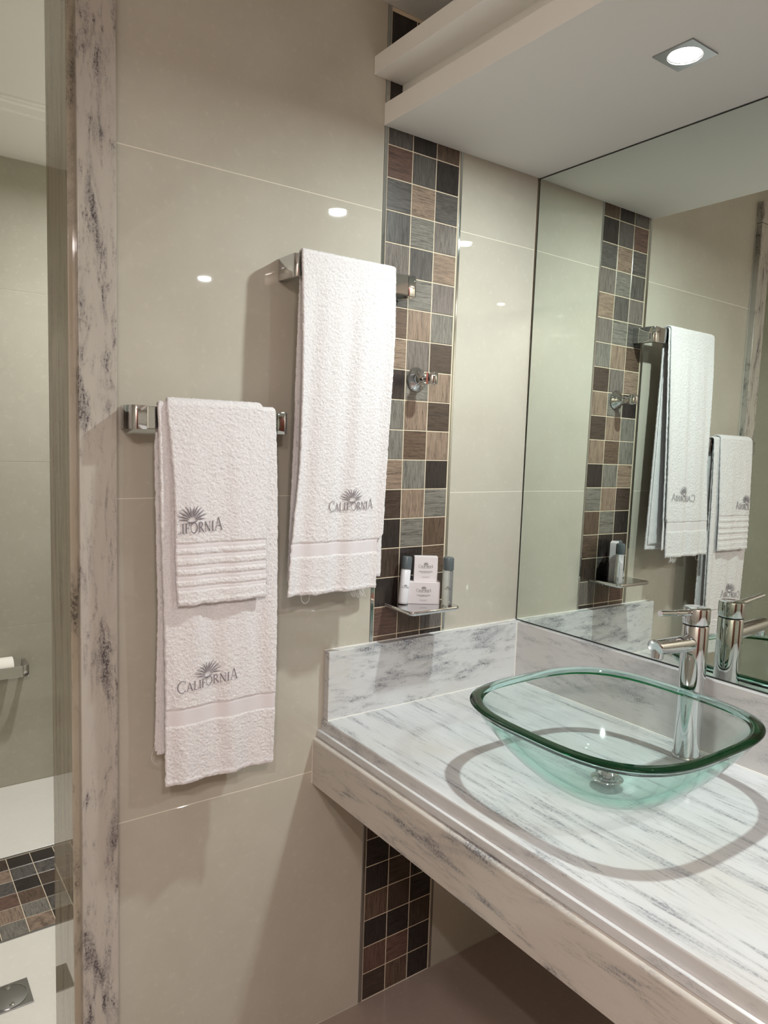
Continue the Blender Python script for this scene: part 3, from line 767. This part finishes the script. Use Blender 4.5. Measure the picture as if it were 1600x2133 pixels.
# bath towel on the lower bar
def foldB(x, z):
    k = (1.366 - z)
    return .0034 * np.sin((x + .02 * k) * 2 * np.pi / .083 + .6) * (.25 + k * 1.2) + .0016 * np.sin((x - .08 * k) * 2 * np.pi / .047) * (.2 + k)
B_l = interp([(1.40, -.9660), (1.36, -.9670), (1.28, -.9652), (1.158, -.9632), (.99, -.9577), (.86, -.9548), (.68, -.9545)])
B_r = interp([(1.40, -.7460), (1.36, -.7440), (1.225, -.7420), (1.054, -.7405), (.917, -.7410), (.832, -.7425), (.775, -.7440), (.68, -.7455)])
B_lb = interp([(1.40, -.9560), (1.37, -.9606), (1.30, -.9650), (1.105, -.9600), (1.02, -.9570), (.74, -.9625)])
B_rb = interp([(1.40, -.7440), (1.00, -.7475), (.74, -.750)])
bt = empty('towel', (-.855, -.064, 1.366)); tag(bt, 'long white bath towel with grey embroidery hanging lowest, under the hand towel', 'towel')
BZ2 = 1.3660
o3, yfB = sheet('towel_outer_fold', BZ2, .0058, .0056, .6925, .748, B_l, B_r, B_lb, B_rb, .014, foldB, [(.8045, .8330, 'w')], seed=5, mats=[M_TERRY, M_WEAVE])
o4, _ = sheet('towel_inner_fold', BZ2, .0018, .0032, .735, .742, lambda z: B_l(z) + .007, lambda z: B_r(z) - .003, lambda z: B_lb(z) + .004, lambda z: B_rb(z) - .004, .008, foldB, (), d=.0030, seed=6, mats=[M_TERRY], amp=.0009)
for o in (o3, o4): o.parent = bt; o.matrix_parent_inverse = Matrix.Translation(-bt.location)
lg = towel_logo(bt, yfB, -.8790, .8680, .114, .0160, .10); lg.matrix_parent_inverse = Matrix.Translation(-bt.location)
# hand towel over it
def foldC(x, z):
    k = (1.37 - z)
    return .0028 * np.sin((x + .01 * k) * 2 * np.pi / .090 + 2.0) * (.25 + k * 1.6) + .0004 * np.sin(x * 2 * np.pi / .04)
C_l = interp([(1.42, -.9530), (1.383, -.9553), (1.32, -.9501), (1.228, -.9438), (1.112, -.9425), (1.033, -.9400), (1.0, -.9390)])
C_r = interp([(1.42, -.7740), (1.374, -.7720), (1.35, -.7680), (1.268, -.7660), (1.13, -.7700), (1.0, -.7700)])
ht = empty('towel', (-.86, -.064, 1.366)); tag(ht, 'short white hand towel with ribbed stripes layered over the bath towel', 'towel')
bandsC = [(z_ - .0036, z_ + .0036, 'w') for z_ in (1.1270, 1.1085, 1.0900, 1.0715, 1.0530)]
o5, yfC = sheet('towel_cloth', BZ2, .0128, .0058, 1.0215, 1.05, C_l, C_r, lambda z: C_l(z) + .012, lambda z: C_r(z) - .006, .024, foldC, bandsC, seed=8, mats=[M_TERRY, M_WEAVE], amp=.0007)
o5.parent = ht; o5.matrix_parent_inverse = Matrix.Translation(-ht.location)
lg = towel_logo(ht, yfC, -.9150, 1.1495, .115, .0175, .06, keep=lambda a, b: a > float(C_l(b)) + .0015, bold=1.25); lg.matrix_parent_inverse = Matrix.Translation(-ht.location)
# loose threads
def tube(name, pts, r, m, parent):
    P_ = [Vector(p_) for p_ in pts]; line = []
    for i in range(len(P_) - 1):
        p0, p1, p2, p3 = P_[max(i - 1, 0)], P_[i], P_[i + 1], P_[min(i + 2, len(P_) - 1)]
        for k in range(6):
            t = k / 6; line.append(.5 * ((2 * p1) + (p2 - p0) * t + (2 * p0 - 5 * p1 + 4 * p2 - p3) * t * t + (3 * p1 - p0 - 3 * p2 + p3) * t ** 3))
    line.append(P_[-1]); v = []; f = []
    for c in line:
        for k in range(5):
            a = 2 * math.pi * k / 5; v.append(c + Vector((math.cos(a) * r, math.sin(a) * r, math.sin(a + 1) * r * .6)))
    for i in range(len(line) - 1):
        for k in range(5):
            a, b = i * 5 + k, i * 5 + (k + 1) % 5; f.append((a, b, b + 5, a + 5))
    o = link(name, pymesh(name, v, f, True), m, parent); o.matrix_parent_inverse = Matrix.Translation(-parent.location)
    return o
tube('loose_thread', [(-.690, -.088, 1.016), (-.688, -.088, 1.004), (-.680, -.088, .998), (-.672, -.088, 1.004), (-.671, -.088, 1.016)], .0004, M_TERRY, tw)
tube('loose_thread', [(-.962, -.05, .758), (-.966, -.05, .748), (-.968, -.05, .735), (-.960, -.05, .724), (-.952, -.06, .730)], .0004, M_TERRY, bt)
for i in range(9):
    x_ = -.575 + i * .004 + random.uniform(-.001, .001)
    tube('loose_thread', [(x_, -.086, 1.018), (x_ + .002, -.087, 1.008), (x_ + .004 + random.uniform(-.002, .004), -.087, .999 + random.uniform(-.002, .004))], .0005, M_TERRY, tw)

# ------------------------------------------------------------------ hand shower holder
hk = empty('shower_head_holder', (-.3570, 0, 1.4585)); tag(hk, 'small round chrome hand shower holder fixed on the mosaic strip', 'holder')
link('wall_plate', lathe('wall_plate', [(0, 0), (.0268, 0), (.0272, .0015), (.0262, .0035), (.0235, .0065), (.0180, .0120), (.0130, .0190), (.0100, .0260), (.0092, .0320), (0, .0320)], 56, 'Y'), M_CHROME, hk)
link('neck', lathe('neck', [(0, .030), (.0075, .030), (.0075, .046), (0, .046)], 32, 'Y'), M_CHROME, hk)
cl = bmesh.new()
n = 40; v = []; f = []
for (r_, z_) in ((.0125, -.0125), (.0130, -.0115), (.0130, .0115), (.0125, .0125), (.0098, .0125), (.0090, .0115), (.0090, -.0115), (.0098, -.0125)):
    for k in range(n):
        a = math.radians(-150 + 300 * k / (n - 1)) ; v.append((r_ * math.cos(a) * 1.0, -.056 + r_ * math.sin(a), z_))
for i in range(8):
    for k in range(n - 1):
        a = i * n + k; b = ((i + 1) % 8) * n + k; f.append((a, a + 1, b + 1, b))
f.append(tuple(i * n for i in range(8))); f.append(tuple(i * n + n - 1 for i in range(8))[::-1])
me = pymesh('clip', v, f); bm = bmesh.new(); bm.from_mesh(me); bmesh.ops.recalc_face_normals(bm, faces=bm.faces)
for q in bm.faces: q.smooth = len(q.verts) == 4
for e_ in bm.edges:
    if len(e_.link_faces) == 2 and e_.calc_face_angle(0) > math.radians(40): e_.smooth = False
bm.to_mesh(me); bm.free()
link('clip', me, M_CHROME, hk)

# ------------------------------------------------------------------ soap shelf
def rrect(x0, x1, y0, y1, r, n=6, back=0.004):
    out = []
    for cx, cy_, a0, rr in ((x1 - r, y0 + r, -90, r), (x1 - back, y1 - back, 0, back), (x0 + back, y1 - back, 90, back), (x0 + r, y0 + r, 180, r)):
        for k in range(n + 1):
            a = math.radians(a0 + 90 * k / n); out.append((cx + rr * math.cos(a), cy_ + rr * math.sin(a)))
    return out
sh = empty('soap_shelf', (-.3577, 0, .955)); tag(sh, 'chrome wall shelf holding toiletries just above the marble back splash', 'shelf')
rr = [(rrect(-.0690, .0690, -.1035, -.0004, .012), 0.0), (rrect(-.0702, .0702, -.1048, -.0004, .013), -.0018), (rrect(-.0702, .0702, -.1048, -.0004, .013), -.0060), (rrect(-.0670, .0670, -.1015, -.0004, .012), -.0098), (rrect(-.050, .050, -.085, -.0004, .010), -.0125)]
v = [(x, y, z) for ring, z in rr for x, y in ring]; n = len(rr[0][0]); f = []
for i in range(len(rr) - 1):
    for k in range(n): a, b = i * n + k, i * n + (k + 1) % n; f.append((a, b, b + n, a + n))
f.append(tuple(range(n))[::-1]); f.append(tuple(range((len(rr) - 1) * n, len(rr) * n)))
me = pymesh('tray', v, f); bm = bmesh.new(); bm.from_mesh(me); bmesh.ops.recalc_face_normals(bm, faces=bm.faces)
for q in bm.faces: q.smooth = len(q.verts) == 4
for e_ in bm.edges:
    if len(e_.link_faces) == 2 and (len(e_.link_faces[0].verts) > 4 or len(e_.link_faces[1].verts) > 4): e_.smooth = False
bm.to_mesh(me); bm.free()
link('tray', me, M_CHROME, sh)
link('wall_mount', boxmesh('wall_mount', (-.030, -.020, -.0200), (.030, -.0004, -.0127), .003), M_CHROME, sh)

# toiletries
def flatlogo(parent, width, fn, name='printed_logo', small=True, m=M_INK, base=0.0):
    st = logo_strokes(width * .155, 0, base, width, 0.0, .85)
    st = [(pl, a * 1.25, b * 1.25, c * 1.25) for pl, a, b, c in st]
    me = strokes_mesh(name, st, fn, width * .03, None, 0)
    return link(name, me, m, parent)
def smallprint(parent, rows, fn):
    st = []
    for (y_, wd, t) in rows:
        x = -wd / 2
        while x < wd / 2:
            L = random.uniform(.0016, .0042); st.append(([(x, y_), (min(x + L, wd / 2), y_)], t, t, t)); x += L + .0007
    me = strokes_mesh('fine_print', st, fn, .0012, None, 0)
    return link('fine_print', me, M_INK, parent)
ZT = .9552
def soapbox(loc, w_, h_, d_, ang, label, lean=0.0):
    t = empty('soap_box', loc); tag(t, label, 'soap box', 'boxed soaps on the chrome shelf'); t.rotation_euler = (lean, 0, ang)
    link('carton', boxmesh('carton', (-w_ / 2, 0, 0), (w_ / 2, d_, h_), .0005), M_CARD, t)
    fl = link('top_flap', boxmesh('top_flap', (-w_ / 2 + .002, .0006, h_), (w_ / 2 - .002, d_ - .001, h_ + .0005), 0), M_CARD, t)
    fn = lambda a, b, l: (a, -.0003, b)
    flatlogo(t, w_ * .62 if w_ < .06 else w_ * .47, lambda a, b, l: (a, -.0003, b + h_ * .56))
    smallprint(t, [(h_ * .53, .024, .0004)], fn); smallprint(t, [(h_ * .42, .032, .0006), (h_ * .385, .030, .0006), (h_ * .35, .020, .0006)], fn)
    smallprint(t, [(h_ * .19, .018, .0004), (h_ * .15, .015, .0004)], fn)
    return t
ANG = -math.radians(33)
soapbox((-.3535, -.0510, ZT), .0725, .0500, .024, ANG, 'wider pale soap box standing on the chrome shelf under the smaller box')
soapbox((-.3475, -.0480, ZT + .0508), .0530, .0560, .020, ANG, 'smaller pale soap box stacked on top of the wider one')
def bottle(loc, r, hb, hc, body, label, tilt=(0, 0), clear=False, ang=-33):
    t = empty('bottle', loc); tag(t, label, 'bottle', 'small toiletry bottles on the chrome shelf'); t.rotation_euler = (tilt[0], tilt[1], 0)
    link('body', lathe('body', [(0, 0), (r * .86, 0), (r * .97, .0015), (r, .004), (r, hb - .003), (r * .9, hb), (0, hb)], 40), body, t)
    link('cap', lathe('cap', [(0, hb + .0002), (r * 1.04, hb + .0002), (r * 1.06, hb + .001), (r * 1.06, hb + hc - .005), (r * .98, hb + hc - .0015), (r * .78, hb + hc), (0, hb + hc)], 40), M_CAP, t)
    A0 = math.radians(ang - 90)
    def wrap(a, b, l): q = A0 + a / r; return ((r + .0002) * math.cos(q), (r + .0002) * math.sin(q), b + hb * .46)
    flatlogo(t, .0225, wrap)
    for hh, wd in ((.38, .018), (.35, .016), (.20, .014), (.17, .012)):
        smallprint(t, [(0, wd, .0004)], lambda a, b, l, hh=hh: ((r + .0002) * math.cos(A0 + a / r), (r + .0002) * math.sin(A0 + a / r), hb * hh))
    return t
M_CLEAR = mat('clear_bottle', (.93, .96, .97, 1), .03, 0, .5); bs(M_CLEAR).inputs['Transmission Weight'].default_value = .82; bs(M_CLEAR).inputs['IOR'].default_value = 1.35
bottle((-.3935, -.0270, ZT), .0113, .0790, .0290, M_WHITEPL, 'white toiletry bottle with grey cap standing near the hanging towel', tilt=(math.radians(-3), math.radians(6.5)), ang=-25)
bottle((-.3110, -.0830, ZT), .0115, .0800, .0295, M_CLEAR, 'clear toiletry bottle with grey cap at the mirror end of the shelf', ang=-40)

# ------------------------------------------------------------------ toilet paper in the shower room
ph = empty('paper_holder', (-.960, 1.59, .455)); tag(ph, 'chrome toilet paper holder on the shower room wall', 'paper holder')
cx = -.960
link('front_bar', boxmesh('front_bar', (-.086, -.088, -.020), (.0330, -.082, .020), .001), M_CHROME, ph)
for s in (-1, 1):
    xo = .0555 if s > 0 else -.1095
    poly = [(0, 0), (0, -.078), (.003, -.085), (.010, -.088), (.0205, -.088), (.0205, -.080), (.014, -.072), (.010, -.050), (.010, -.012), (.014, 0)]
    link('bracket', prism('bracket', [(xo - s * a, b) for a, b in poly], -.021, .021, .0008, 'Z', 2, True), M_CHROME, ph)
rl = empty('toilet_roll', (-1.0020, 1.5460, .464)); tag(rl, 'white toilet paper roll held in the chrome paper holder', 'toilet roll')
link('paper', lathe('paper', [(.018, -.048), (.0365, -.048), (.0375, -.0465), (.0375, .0465), (.0365, .048), (.018, .048), (.018, -.048)], 56, 'X', (0, 0, 0)), M_PAPER, rl)
